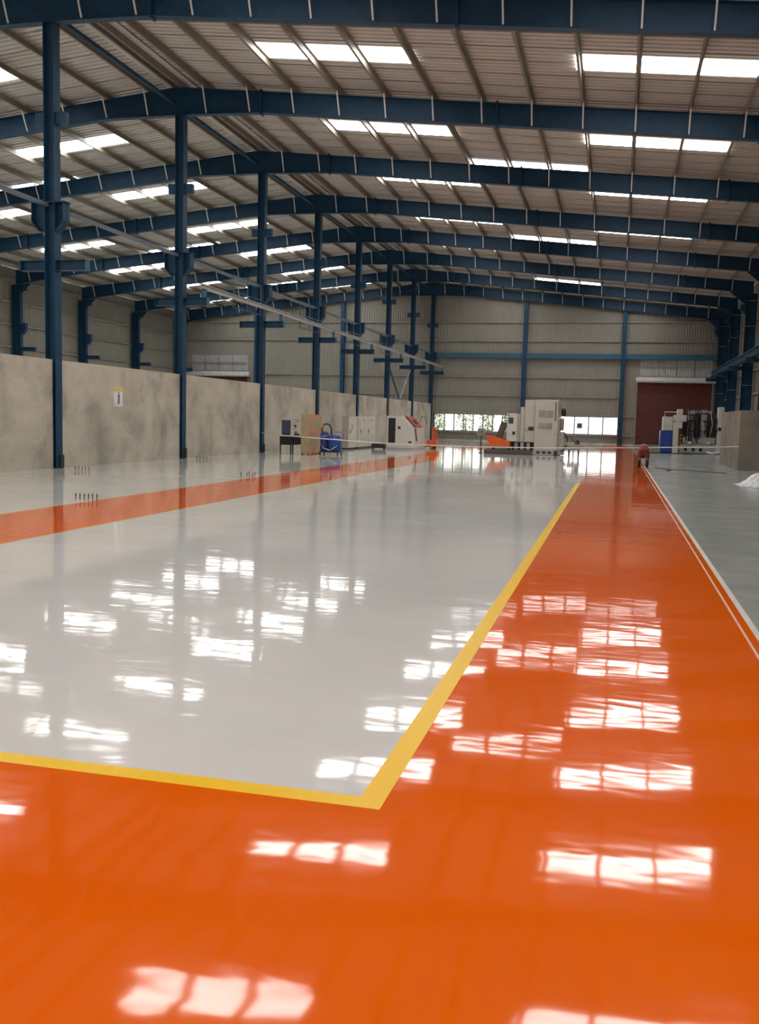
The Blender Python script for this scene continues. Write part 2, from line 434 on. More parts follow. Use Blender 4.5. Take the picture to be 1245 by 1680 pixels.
# ------------------------------------------------------------------ steel frames
NTH = ['nearest', 'second', 'third', 'fourth', 'fifth', 'sixth', 'seventh', 'farthest']
def zbot(x):
    if x >= RX:
        t = min(1, (x-RX)/3.0)
        return ztop(x)-(.90*(1-t)+.67*t)
    t = min(1, (RX-x)/2.6)
    return ztop(x)-(.90*(1-t)+.64*t) if x > -31 else ztop(x)-.64-.03*(-31-x)
def rafter(i, y):
    nm = {0: 'nearest blue steel roof beam, crossing the very top of the picture',
          7: 'farthest blue steel roof beam, against the far end wall'}.get(i, NTH[i]+' blue steel roof beam counted from the camera, spanning the hall')
    t = thing('roof_beam', (RX, y, RZ-.9), nm, 'beam', 'blue roof beams')
    seg = [-37.1, -31, -24.6, -17.45, RX, -11.85, -4.05, 3.62, 7.55]
    for a, c in zip(seg[:-1], seg[1:]):
        for nme, dz0, dz1, hw in (('web', .015, -.015, .006),):
            MB().prism([(a, zbot(a)), (c, zbot(c)), (c, ztop(c)), (a, ztop(a))], 'y', y-hw, y+hw).build('web', 'blue', t)
        MB().prism([(a, zbot(a)-.014), (c, zbot(c)-.014), (c, zbot(c)+.002), (a, zbot(a)+.002)], 'y', y-.125, y+.125).build('bottom_flange', 'blue', t)
        MB().prism([(a, ztop(a)-.018), (c, ztop(c)-.018), (c, ztop(c)-.004), (a, ztop(a)-.004)], 'y', y-.125, y+.125).build('top_flange', 'blue', t)
    for x in (-31, -24.6, -11.85, -4.05, 3.62):
        mb = MB().box(x-.03, x+.03, y-.135, y+.135, zbot(x)-.07, ztop(x)+.05)
        mb.build('splice_plate', 'blue', t)
    for x in PX:
        if x < -36.5 or x > 7: continue
        s = 1 if x > RX else -1
        zt = ztop(x); zb = zbot(x)+.03
        w = .022
        mb = MB()
        ya, yb = y-.46, y-.13
        mb.poly([(x-w, ya, zt+.03), (x+w, ya, zt+.03), (x+w, yb, zb), (x-w, yb, zb), (x-w, ya+.03, zt+.03), (x+w, ya+.03, zt+.03), (x+w, yb+.03, zb), (x-w, yb+.03, zb)],
                [(0, 1, 2, 3), (7, 6, 5, 4), (0, 4, 5, 1), (1, 5, 6, 2), (2, 6, 7, 3), (3, 7, 4, 0)])
        mb.build('flange_brace', 'brace', t)
    return t
for i, y in enumerate(FY): rafter(i, y if i < 7 else y-.1)

COLNAME = ['nearest blue steel column at the concrete wall, left of the small poster', 'second blue steel column along the concrete wall, right of the small poster',
           'third blue steel column along the concrete wall, left of the dark table', 'fourth blue steel column along the concrete wall, behind the tan cupboard',
           'fifth blue steel column along the concrete wall, behind the grey electrical cabinet', 'sixth blue steel column along the wall, brown at its foot behind the lathe',
           'seventh blue steel column along the concrete wall, right of the leaning braces', 'last blue steel column in the row, at the far end wall beside the window']
for i, y in enumerate(FY):
    if i == 7: y -= .1
    t = thing('steel_column', (-14.8, y, 0), COLNAME[i], 'column', 'middle row of blue columns')
    ztp = zbot(-14.8)-.015
    x0, x1 = -14.89, FACE
    if i == 5:
        MB().box(x1-.018, x1, y-.15, y+.15, 2.91, ztp).build('flange', 'blue', t)
        MB().box(x1-.018, x1, y-.15, y+.15, .02, 2.91).build('flange_foot', 'primer', t)
    else:
        MB().box(x1-.018, x1, y-.15, y+.15, .02, ztp).build('flange', 'blue', t)
    MB().box(x0, x0+.018, y-.15, y+.15, .02, ztp).build('flange', 'blue', t)
    MB().box(x0+.018, x1-.018, y-.008, y+.008, .02, ztp).build('web', 'blue', t)
    MB().box(x0-.02, x1+.02, y-.154, y+.154, 0, .02).build('base_plate', 'dark', t)
    MB().box(x1, x1+.05, y-.02, y+.15, .02, .36).build('foot_guard', 'dark', t)
    # crane corbel: a chamfered double bracket around the column
    out = [(-15.27, 7.0), (-15.27, 6.52), (-15.05, 6.26), (-14.55, 6.26), (-14.32, 6.52), (-14.32, 7.0)]
    cb = MB().prism(out, 'y', y-.012, y+.012)
    cb.build('corbel_web', 'blue', t)
    lf = MB()
    for pa, pb in ((out[1], out[2]), (out[3], out[4]), (out[4], out[5]), (out[0], out[1])):
        dx, dz = pb[0]-pa[0], pb[1]-pa[1]; L = math.hypot(dx, dz); nx, nz = -dz/L*.014, dx/L*.014
        lf.prism([pa, pb, (pb[0]+nx, pb[1]+nz), (pa[0]+nx, pa[1]+nz)], 'y', y-.16, y+.16)
    lf.build('corbel_flange', 'blue', t)
    MB().box(-15.29, -14.27, y-.16, y+.16, 7.0, 7.02).build('corbel_top', 'blue', t)
    # lower cross arm, an I section through the column
    for xa, xb in ((-15.64, x0), (x1, -13.72)):
        MB().box(xa, xb, y-.008, y+.008, 5.26, 5.5).build('arm_web', 'blue', t)
        for z in (5.246, 5.5): MB().box(xa, xb, y-.1, y+.1, z, z+.014).build('arm_flange', 'blue', t)
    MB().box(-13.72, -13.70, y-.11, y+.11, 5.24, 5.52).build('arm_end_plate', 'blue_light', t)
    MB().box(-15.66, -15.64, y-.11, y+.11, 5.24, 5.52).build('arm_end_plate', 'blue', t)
    for xa, xb in ((-15.17, x0), (x1, -14.28)):
        MB().box(xa, xb, y-.09, y+.09, 9.0, 9.3).build('upper_bracket', 'blue', t)
# struts between the columns: at the corbels and under the ridge
for j in range(-1, 7):
    ya, yb = FY[0]+j*BAY+.17, FY[0]+(j+1)*BAY-(.17 if j < 6 else .27)
    who = 'before the nearest column' if j < 0 else 'between the %s and %s middle columns' % (NTH[j], 'last' if j == 6 else NTH[j+1])
    s = MB().box(-14.86, -14.74, ya, yb, 6.88, 6.97).build('column_strut', 'strut', org=(-14.8, ya, 6.86))
    tag(s, 'grey-blue horizontal strut at corbel height '+who, 'strut', 'struts between the middle columns')
    if j >= 0:
        s = MB().tube([(-14.95, ya-.1, 11.95), (-14.95, yb+.1, 11.95)], .07, 8).build('ridge_strut', 'blue', org=(-14.95, ya, 11.95))
        tag(s, 'blue steel pipe under the ridge '+who, 'strut', 'ridge struts')
# crane rail resting on the right ends of the cross arms, with its stands
rail = thing('crane_rail', (-13.85, FY[1], 5.51), 'long pale crane rail on the right ends of the column cross arms', 'rail')
MB().box(-13.93, -13.77, FY[1]-.3, YE-.5, 5.80, 5.815).build('bottom_flange', 'girder', rail)
MB().box(-13.86, -13.84, FY[1]-.3, YE-.5, 5.815, 5.93).build('web', 'girder', rail)
MB().box(-13.91, -13.79, FY[1]-.3, YE-.5, 5.93, 5.95).build('top_flange', 'girder', rail)
for i in range(1, 8):
    y = FY[i]-(.1 if i == 7 else 0)
    MB().box(-13.90, -13.80, y-.09, y+.09, 5.514, 5.80).build('rail_stand', 'blue_light', rail)
# guard frames of pale blue tube hanging at the rail between columns
for j, nm in ((1, 'second and third'), (2, 'third and fourth'), (3, 'fourth and fifth'), (4, 'fifth and sixth')):
    y = FY[j]+3.0
    g = thing('guard_frame', (-14.05, y, 5.55), 'thin blue tube guard frame beside the crane rail between the %s columns' % nm, 'guard rail', 'blue tube guard frames')
    for yy in (y, y+1.4, y+2.8): MB().tube([(-14.05, yy, 5.55), (-14.05, yy, 6.75)], .022, 6).build('post', 'blue_light', g)
    for z in (5.57, 6.15, 6.73): MB().tube([(-14.05, y, z), (-14.05, y+2.8, z)], .018, 6).build('bar', 'blue_light', g)
    for z in (6.15,): MB().box(-14.05, -13.95, y+1.36, y+1.44, 5.815, 5.85).build('clamp', 'blue_light', g)
# leaning braces between the sixth and seventh columns
for nm, pa, pb in (('dark blue brace leaning down from the sixth column to the wall top', (-14.8, FY[5]+.2, 5.3), (-14.8, FY[5]+3.9, 2.99)),
                   ('pale thin brace leaning down from the seventh column to the wall top', (-14.8, FY[6]-.2, 5.2), (-14.8, FY[5]+4.1, 2.96))):
    o = MB().tube([pa, pb], .06 if 'dark' in nm else .035, 8).build('leaning_brace', 'blue' if 'dark' in nm else 'girder', org=pb)
    tag(o, nm, 'brace')

# left wall columns
for i, y in enumerate(FY):
    if i < 2: continue
    t = thing('wall_column', (-37.2, y, 0), ('%s dark blue column on the left corrugated wall, counted from the far corner' % ['first', 'second', 'third', 'fourth', 'fifth', 'sixth'][7-i]), 'column', 'left wall columns')
    zt = zbot(-37.1)-.05
    y = y if i < 7 else y-.1
    MB().box(-37.33, -37.31, y-.15, y+.15, 0, zt).build('flange', 'blue', t)
    MB().box(-36.75, -36.73, y-.15, y+.15, 0, zt).build('flange', 'blue', t)
    MB().box(-37.31, -36.75, y-.008, y+.008, 0, zt).build('web', 'blue', t)
    MB().prism([(-36.73, 7.0), (-36.38, 7.0), (-36.38, 6.55), (-36.6, 6.28), (-36.73, 6.28)], 'y', y-.14, y+.14).build('corbel', 'blue', t)
    MB().box(-36.73, -35.75, y-.1, y+.1, 5.25, 5.5).build('cross_arm', 'blue', t)
    MB().box(-36.73, -36.35, y-.1, y+.1, 9.0, 9.25).build('upper_bracket', 'blue', t)
    MB().prism([(-37.3, zt), (-36.0, zt+.11), (-36.72, zt-.55), (-37.3, zt-.55)], 'y', y-.012, y+.012).build('haunch', 'blue', t)
# right wall columns with deep webs
for i, y in enumerate(FY):
    if i < 3: continue
    t = thing('wall_column', (7.6, y, 0), '%s deep blue column on the right wall, counted from the far corner' % ['first', 'second', 'third', 'fourth', 'fifth'][7-i], 'column', 'right wall columns')
    zt = zbot(7.4)-.05; y = y if i < 7 else y-.1
    MB().box(7.76, 7.78, y-.16, y+.16, 0, zt).build('flange', 'blue', t)
    MB().box(7.16, 7.18, y-.16, y+.16, 0, zt).build('flange', 'blue', t)
    MB().box(7.18, 7.76, y-.008, y+.008, 0, zt).build('web', 'blue', t)
    for z in (2.4, 4.1, 7.6, 9.1): MB().box(7.18, 7.75, y-.15, y+.15, z, z+.02).build('stiffener', 'girder', t)
    MB().box(6.4, 7.16, y-.12, y+.12, 5.0, 5.25).build('cross_arm', 'blue', t)
    MB().prism([(7.16, 8.9), (6.85, 8.9), (6.85, 8.6), (7.16, 8.3)], 'y', y-.12, y+.12).build('upper_bracket', 'blue', t)
    MB().prism([(7.77, zt), (6.2, zt+.14), (7.17, zt-.7), (7.77, zt-.7)], 'y', y-.012, y+.012).build('haunch', 'blue', t)
cg = thing('crane_girder', (6.8, FY[3], 5.27), 'blue steel crane girder along the right wall columns', 'girder')
MB().box(6.65, 6.95, FY[3]-7, YE-.6, 5.27, 5.29).build('bottom_flange', 'blue', cg)
MB().box(6.793, 6.807, FY[3]-7, YE-.6, 5.29, 5.68).build('web', 'blue', cg)
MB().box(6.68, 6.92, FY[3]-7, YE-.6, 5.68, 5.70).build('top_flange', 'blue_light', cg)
MB().box(6.77, 6.83, FY[3]-7, YE-.6, 5.70, 5.76).build('rail', 'girder', cg)
# far wall columns
for x, nm in ((-29.9, 'blue column on the far wall beside the left bay shutter'), (-22.3, 'blue column on the far wall behind the concrete partition'),
              (-7.28, 'blue column on the far wall behind the big cream machine'), (.30, 'blue column on the far wall left of the red shutter')):
    t = thing('end_column', (x, YE-.4, 0), nm, 'column', 'far wall columns')
    zt = zbot(x)-.03
    MB().box(x-.16, x+.16, YE-.46, YE-.445, 0, zt).build('flange', 'blue', t)
    MB().box(x-.16, x+.16, YE-.172, YE-.157, 0, zt).build('flange', 'blue', t)
    MB().box(x-.008, x+.008, YE-.445, YE-.172, 0, zt).build('web', 'blue', t)
    MB().box(x-.2, x+.2, YE-.47, YE-.15, 0, .02).build('base_plate', 'dark', t)

# ------------------------------------------------------------------ concrete cabin walls at the right
cab = structure('wall_cabin', (4.4, 36.94, 0))
MB().box(4.4, 4.62, 37.16, 43.2, 0, 2.2).build('wall_panel', 'concrete_dark', cab)
MB().box(4.4, XR-.05, 36.94, 37.16, 0, 2.2).build('wall_panel', 'concrete_dark', cab)

# ------------------------------------------------------------------ outside the far windows
tag(MB().box(-45, 20, YE+.35, 120, -.3, -.02).build('ground', 'ground'), kind='structure')
def shrub(x, y, h, r, n, label, seed):
    t = thing('shrub', (x, y, -.02), label, 'shrub', 'shrubs outside the far window')
    rnd = random.Random(seed); mb = MB()
    for k in range(n):
        a, u, q = rnd.uniform(0, 6.283), rnd.random(), rnd.random()**.5
        p = Vector((x+q*r*math.cos(a)*(1-.5*abs(u-.45)), y+q*r*math.sin(a)*.7, .25+u*(h-.25)))
        s = Vector((rnd.uniform(-1, 1), rnd.uniform(-1, 1), rnd.uniform(-1, 1))).normalized()*rnd.uniform(.06, .13)
        w = s.cross(Vector((rnd.uniform(-1, 1), rnd.uniform(-1, 1), rnd.uniform(-1, 1)))).normalized()*.05
        mb.poly([p-s, p+w, p+s, p-w], [(0, 1, 2, 3)])
    o = mb.build('foliage', 'leaf', t); o['kind'] = 'stuff'
    for k in range(5):
        a = rnd.uniform(0, 6.283)
        MB().tube([(x, y, -.02), (x+.2*r*math.cos(a), y+.2*r*math.sin(a), h*.4), (x+.6*r*math.cos(a), y+.5*r*math.sin(a), h*.85)], [.035, .025, .01], 5).build('stem', 'primer', t)
for k, (x, y, h, r, n, l) in enumerate([(-15.4, 83, 2.4, .9, 800, 'pale green shrub outside, leftmost in the far left window'),
                                        (-13.2, 84.5, 2.8, 1.0, 800, 'pale green shrub outside, second in the far left window'),
                                        (-11.0, 83.4, 2.3, .9, 700, 'pale green shrub outside, third in the far left window'),
                                        (-9.0, 82.5, 2.6, .8, 1200, 'bright green shrub outside, rightmost in the far left window')]):
    shrub(x, y, h, r, n, l, k)

# ------------------------------------------------------------------ big cream machine in the middle
mc = thing('machining_centre', (-4.4, 48, 0), 'big cream machining centre with stepped housing and orange chip tray on a dark skid', 'machine')
sk = MB(); sk.cbox(-6.25, -2.75, 46.25, 50.1, .0, .21, .03); sk.build('skid', 'skid', mc)
tw = MB().cbox(-3.83, -2.72, 46.35, 49.0, .215, 2.67, .03).build('tower', 'machine', mc)
MB().cbox(-3.86, -2.86, 46.2, 46.6, .0, .27, .02).build('tower_foot', 'machine_grey', mc)
for x in (-3.68, -3.40, -3.14): MB().box(x, x+.16, 46.19, 46.2, .08, .2).build('slot_shade', 'dark', mc)  # dark plates on the face, painting the shade of three holes
MB().cbox(-4.34, -3.835, 46.55, 49.0, .60, 2.65, .03).build('rear_housing', 'machine', mc)
MB().cbox(-4.55, -4.345, 46.6, 48.9, .60, 2.31, .03).build('stepped_housing', 'machine', mc)
MB().cbox(-4.70, -4.555, 46.62, 48.8, .60, 1.95, .02).build('stepped_housing', 'machine', mc)
cb = MB().cbox(-5.17, -4.66, 46.4, 46.615, .62, 1.98, .02)
cb = cb.build('control_cabinet', 'machine_white', mc)
MB().cbox(-5.16, -4.71, 46.63, 48.5, .62, 1.9, .02).build('spindle_housing', 'machine', mc)
MB().box(-5.09, -4.86, 46.388, 46.4, 1.49, 1.78).build('screen', 'screen', cb)
MB().box(-4.89, -4.75, 46.385, 46.4, .95, 1.11).build('switch_panel', 'dark', cb)
MB().box(-5.12, -5.06, 46.39, 46.4, 1.86, 1.92).build('indicator', 'dark', cb)
MB().lathe(-4.30, 46.54, [(.03, .80), (.03, .82)], 10).build('knob', 'dark', mc)
MB().box(-4.14, -3.88, 46.53, 46.555, 1.17, 1.36).build('inspection_port', 'dark', mc)
MB().box(-4.30, -4.16, 46.535, 46.552, 1.10, 1.30).build('access_cover', 'machine_grey', mc)
for z0, z1, x0, x1, n in ((1.83, 2.15, -3.63, -2.97, 7), (1.27, 1.55, -3.64, -3.0, 6)):
    g = MB().box(x0, x1, 46.335, 46.352, z0, z1).build('vent', 'grille', mc)
    q = (z1-z0)/n
    for k in range(n):
        MB().prism([(46.335, z0+k*q+.004), (46.318, z0+k*q+.004), (46.335, z0+k*q+q*.7)], 'x', x0+.02, x1-.02).build('slat', 'machine_grey', g)
    MB().box((x0+x1)/2-.012, (x0+x1)/2+.012, 46.314, 46.335, z0, z1).build('bar', 'machine', g)
MB().box(-2.88, -2.81, 46.34, 46.352, 1.64, 2.57).build('name_strip', 'primer', mc)
MB().box(-2.86, -2.84, 46.338, 46.352, .95, 1.1).build('lock', 'dark', mc)
ub = MB()
ub.box(-4.93, -3.87, 46.75, 48.6, .21, .60); ub.build('machine_bed', 'dark', mc)
for x in (-4.8, -4.5, -4.2): MB().cbox(x, x+.16, 46.6, 46.74, .21, .58, .02).build('bed_foot', 'machine_grey', mc)
# orange chip tray: slanted ends, open top
tr_ = MB()
prof = [(-6.2, .88), (-5.97, .37), (-4.98, .37), (-4.98, .58), (-5.45, .78), (-5.72, .84)]
tr_.prism(prof, 'y', 46.35, 46.38); tr_.prism(prof, 'y', 47.25, 47.28)
tr_.prism([(-6.2, .88), (-5.97, .37), (-5.94, .37), (-6.17, .88)], 'y', 46.38, 47.25)
tr_.box(-5.97, -4.98, 46.38, 47.25, .37, .40)
tr_.build('chip_tray', 'tray', mc)
for x in (-5.85, -5.1): MB().box(x, x+.06, 46.5, 47.1, .21, .37).build('tray_leg', 'dark', mc)
MB().prism([(-5.72, .80), (-5.46, .70), (-5.18, 1.53), (-5.47, 1.56)], 'y', 46.55, 47.0).build('chip_chute', 'skid', mc)
MB().tube([(-6.17, 46.5, .85), (-6.12, 46.5, 1.25), (-6.02, 46.5, 1.62)], .012, 6).build('tray_rod', 'chrome', mc)
# pumps and pipes on the right flank
MB().lathe(-2.52, 47.2, [(.09, 1.92), (.12, 1.95), (.12, 2.2), (.07, 2.28)], 14).build('spindle_motor', 'dark', mc)
MB().box(-2.72, -2.6, 47.0, 47.5, 1.9, 2.0).build('motor_bracket', 'machine_grey', mc)
MB().lathe(-2.56, 47.0, [(.07, 1.2), (.10, 1.25), (.10, 1.75), (.05, 1.82)], 14).build('air_tank', 'chrome', mc)
MB().box(-2.72, -2.42, 46.6, 47.3, .02, 1.15).build('pump_frame', 'machine_grey', mc)
for k, zz in enumerate((.35, .6, .85)): MB().cbox(-2.41, -2.3, 46.65, 46.95, zz, zz+.16, .02).build('valve_block', 'primer' if k != 1 else 'chrome', mc)
MB().tube([(-2.3, 46.8, .95), (-2.1, 46.75, .95), (-1.95, 46.75, .72), (-1.8, 46.75, .6)], .045, 8).build('hose', 'primer', mc)
MB().tube([(-2.4, 46.7, 1.1), (-2.25, 46.6, .8), (-2.3, 46.6, .35), (-2.55, 46.5, .2)], .03, 8).build('hose', 'rubber', mc)
MB().cbox(-2.25, -1.66, 46.7, 47.3, .30, .56, .03).build('pump_tank', 'cabgrey', mc)
MB().lathe(-1.8, 46.95, [(.08, .56), (.11, .58), (.11, .72), (.06, .76)], 12).build('pump_motor', 'dark', mc)
for x in (-2.2, -1.75): MB().box(x, x+.06, 46.75, 47.25, .0, .30).build('tank_leg', 'dark', mc)
pa = MB().tube([(-2.74, 46.7, 1.79), (-1.75, 46.7, 1.76), (-1.71, 46.7, 1.72), (-1.71, 46.7, 1.60)], .02, 6).build('pendant_arm', 'chrome', mc)
pn = MB().cbox(-1.84, -1.58, 46.62, 46.78, 1.33, 1.60, .02).build('control_pendant', 'machine_grey', mc)
MB().box(-1.80, -1.64, 46.608, 46.62, 1.40, 1.55).build('screen', 'screen', pn)
# grey box on a post beside the tray
cbx = thing('control_post', (-6.42, 46.5, 0), 'small grey control box on a thin post left of the orange chip tray', 'control box')
MB().lathe(-6.42, 46.5, [(.12, 0), (.12, .02), (.03, .04), (.025, .88)], 12).build('post', 'dark', cbx)
b_ = MB().cbox(-6.6, -6.24, 46.42, 46.62, .87, 1.22, .02).build('box', 'machine_grey', cbx)
MB().box(-6.56, -6.28, 46.412, 46.42, .92, 1.17).build('cover', 'grille', b_)

# ------------------------------------------------------------------ things along the concrete wall
tb = thing('work_table', (-13.26, 38, 0), 'dark work table with drawers beside the tan cupboard', 'table')
MB().cbox(-13.55, -12.98, 37.15, 38.85, .73, .77, .01).build('tabletop', 'machine_grey', tb)
MB().box(-13.52, -13.02, 37.2, 38.8, .38, .73).build('drawer_case', 'rubber', tb)
for y in (37.75, 38.3): MB().box(-13.02, -13.01, y-.25, y+.25, .42, .70).build('drawer', 'dark', tb)
for x in (-13.52, -13.07):
    for y in (37.2, 38.75): MB().box(x, x+.05, y, y+.05, 0, .38).build('leg', 'dark', tb)
db = thing('display_board', (-13.36, 37.5, .77), 'dark blue upright board standing on the work table', 'board')
MB().box(-13.55, -13.17, 37.5, 37.53, .80, 1.40).build('frame', 'dark', db)
MB().box(-13.53, -13.19, 37.49, 37.5, .82, 1.38).build('panel', paint('board_slate_blue', (.045, .07, .13), .5), db)
MB().box(-13.5, -13.22, 37.46, 37.6, .77, .80).build('foot', 'dark', db)
tp = thing('desk_telephone', (-13.1, 38.1, .77), 'small black telephone on the right end of the work table', 'telephone')
MB().prism([(38.0, .77), (38.22, .77), (38.22, .86), (38.0, .81)], 'x', -13.18, -13.03).build('base', 'rubber', tp)
MB().tube([(-13.15, 38.0, .87), (-13.15, 38.04, .90), (-13.15, 38.18, .92), (-13.15, 38.22, .90)], [.03, .02, .02, .03], 8).build('handset', 'rubber', tp)
lp = thing('wire_coil', (-14.64, 42.5, 1.32), 'loop of thin pale wire hanging on the concrete wall above the work table', 'wire coil')
for k, rr in enumerate((.30, .36)):
    MB().tube([(-14.64+.012*k, 42.5+rr*1.4*math.cos(a*.2618), 1.32+rr*.45*math.sin(a*.2618)) for a in range(25)], .012, 5).build('wire_loop', 'brace', lp)
MB().box(-14.67, -14.60, 42.3, 42.45, 1.08, 1.17).build('holder', 'dark', lp)

cu = thing('steel_cupboard', (-12.5, 38.3, 0), 'tan steel cupboard with orange edged doors beside the blue vacuum cleaner', 'cupboard')
MB().cbox(-12.72, -12.35, 37.55, 39.1, .04, 1.66, .012).build('body', 'tan', cu)
for x in (-12.7, -12.42):
    for y in (37.58, 39.0): MB().box(x, x+.05, y, y+.05, 0, .04).build('foot', 'dark', cu)
for y0, y1, z0, z1 in ((37.68, 38.97, .98, 1.56), (37.68, 38.97, .14, .88)):
    d = MB().box(-12.35, -12.335, y0, y1, z0, z1).build('door', 'tan', cu)
    MB().box(-12.335, -12.315, y0+.06, y0+.09, (z0+z1)/2-.08, (z0+z1)/2+.08).build('handle', 'chrome', d)
MB().box(-12.352, -12.33, 37.55, 37.68, .04, 1.66).build('trim', 'orangetrim', cu)
MB().box(-12.352, -12.33, 38.97, 39.1, .04, 1.66).build('trim', 'orangetrim', cu)
for z in (1.56, .88, .04): MB().box(-12.352, -12.33, 37.68, 38.97, z, z+.10).build('trim', 'orangetrim', cu)

vc = thing('vacuum_cleaner', (-11.6, 38.1, 0), 'blue industrial vacuum cleaner with two drums and arched black hose', 'vacuum cleaner')
MB().cbox(-12.0, -11.12, 37.8, 38.4, .10, .16, .02).build('trolley', 'dark', vc)
d1 = MB().lathe(-11.42, 38.1, [(.26, .16), (.28, .2), (.28, .62), (.29, .64), (.29, .68), (.25, .78), (.12, .82)], 22).build('drum', 'bluecab', vc, smooth=False)
d2 = MB().lathe(-11.86, 38.1, [(.16, .16), (.18, .2), (.18, .72), (.19, .74), (.19, .80), (.15, .92), (.07, .96)], 20).build('drum', 'bluecab', vc)
MB().lathe(-11.42, 38.1, [(.293, .655), (.297, .66), (.297, .675), (.293, .68)], 22).build('clamp_ring', 'chrome', d1)
MB().lathe(-11.86, 38.1, [(.193, .755), (.197, .76), (.197, .785), (.193, .79)], 20).build('clamp_ring', 'chrome', d2)
MB().box(-11.78, -11.68, 37.9, 38.1, .3, .5).build('switch_box', 'dark', vc)
MB().tube([(-11.95, 38.05, .90), (-11.97, 38.05, 1.08), (-11.88, 38.05, 1.25), (-11.75, 38.05, 1.29), (-11.62, 38.05, 1.24), (-11.55, 38.05, 1.08), (-11.53, 38.05, .76)], .032, 8).build('hose', 'rubber', vc, smooth=True)
MB().tube([(-11.95, 37.86, .5), (-11.8, 37.78, .28), (-11.5, 37.76, .2), (-11.25, 37.8, .35), (-11.18, 37.86, .6)], .022, 8).build('hose', 'chrome', vc, smooth=True)
MB().tube([(-11.2, 38.35, .16), (-11.13, 38.4, .85), (-11.25, 38.42, .95), (-11.5, 38.42, .95)], .015, 6).build('push_handle', 'bluecab', vc)
for x in (-11.95, -11.2):
    for y in (37.83, 38.37): MB().tube([(x-.02, y, .05), (x+.02, y, .05)], .05, 10).build('castor', 'rubber', vc)

ec = thing('electrical_cabinet', (-12.95, 45.7, 0), 'grey and cream electrical cabinet standing before the concrete wall', 'cabinet')
MB().cbox(-13.12, -12.78, 45.0, 46.4, .08, 1.66, .012).build('body', 'cabgrey', ec)
MB().box(-13.10, -12.80, 45.02, 46.38, 0, .08).build('plinth', 'dark', ec)
d = MB().box(-12.78, -12.762, 45.03, 46.37, .10, 1.64).build('door', 'cabwhite', ec)
MB().box(-12.762, -12.74, 45.2, 45.26, .8, 1.0).build('handle', 'dark', d)
MB().box(-12.762, -12.755, 45.5, 45.75, 1.0, 1.25).build('nameplate', 'machine_grey', d)
ec2 = thing('control_cabinet', (-13, 48.6, 0), 'wide pale two door control cabinet left of the lathe', 'cabinet')
MB().cbox(-13.2, -12.76, 47.0, 50.2, .08, 1.66, .012).build('body', 'cabwhite', ec2)
MB().box(-13.18, -12.78, 47.02, 50.18, 0, .08).build('plinth', 'dark', ec2)
for y0, y1 in ((47.04, 48.58), (48.62, 50.16)):
    d = MB().box(-12.76, -12.742, y0, y1, .12, 1.62).build('door', 'cabwhite', ec2)
    MB().box(-12.742, -12.72, y0+.1, y0+.16, .8, 1.0).build('handle', 'dark', d)
    MB().box(-12.742, -12.736, y0+.5, y0+1.0, 1.42, 1.5).build('vent', 'machine_grey', d)

lt = thing('lathe', (-10.8, 49, 0), 'white slant bed lathe with dark side opening and red panel', 'machine')
body = [(-11.46, .10), (-10.02, .10), (-10.02, .40), (-10.12, 1.12), (-10.67, 1.72), (-11.46, 1.72)]
MB().prism(body, 'y', 47.5, 50.5).build('body', 'machine_white', lt)
MB().box(-11.5, -9.98, 47.45, 50.55, 0, .10).build('plinth', 'machine_grey', lt)
MB().box(-11.36, -10.99, 47.485, 47.5, .35, 1.61).build('opening_shade', 'rubber', lt)  # flat black plate, its colour stands in for the shade inside the opening
MB().box(-11.39, -10.96, 47.48, 47.5, .30, .35).build('opening_sill', 'machine_grey', lt)
MB().box(-10.86, -10.72, 47.488, 47.5, 1.06, 1.2).build('switch', 'dark', lt)
MB().box(-10.30, -10.12, 47.488, 47.5, .36, .44).build('nameplate', 'dark', lt)
def on_slope(t0, t1, y0, y1, th):
    a, c = Vector((-10.67, 0, 1.72)), Vector((-10.12, 0, 1.12)); n = Vector((.6, 0, .55)).normalized()*th
    p, q = a.lerp(c, t0), a.lerp(c, t1)
    return MB().prism([(p.x, p.z), (q.x, q.z), (q.x+n.x, q.z+n.z), (p.x+n.x, p.z+n.z)], 'y', y0, y1)
on_slope(.02, .98, 48.15, 48.45, .02).build('slide_rail', 'rubber', lt)
on_slope(.05, .95, 48.5, 50.2, .05).build('guard_door', 'red', lt)
on_slope(.3, .7, 48.9, 49.8, .06).build('door_window', 'screen', lt)
MB().prism([(-10.02, .45), (-10.005, .45), (-10.095, 1.1), (-10.11, 1.1)], 'y', 48.15, 48.4).build('lower_rail', 'rubber', lt)
MB().tube([(-10.3, 50.3, 1.4), (-10.2, 50.3, 1.72), (-10.0, 50.3, 1.75), (-9.9, 50.2, 1.3)], .025, 6).build('hose', 'primer', lt)
cp = thing('chip_conveyor', (-11.85, 47.6, 0), 'low dark chip conveyor on the floor left of the lathe', 'conveyor')
MB().box(-12.2, -11.52, 47.35, 47.75, .06, .12).build('pan', 'dark', cp)
for y in (47.35, 47.72): MB().box(-12.2, -11.52, y, y+.03, .12, .28).build('side_rail', 'dark', cp)
for k in range(6): MB().tube([(-12.13+.11*k, 47.39, .18), (-12.13+.11*k, 47.71, .18)], .04, 8).build('roller', 'machine_grey', cp)
for x in (-12.18, -11.6): MB().box(x, x+.05, 47.4, 47.7, 0, .06).build('foot', 'dark', cp)

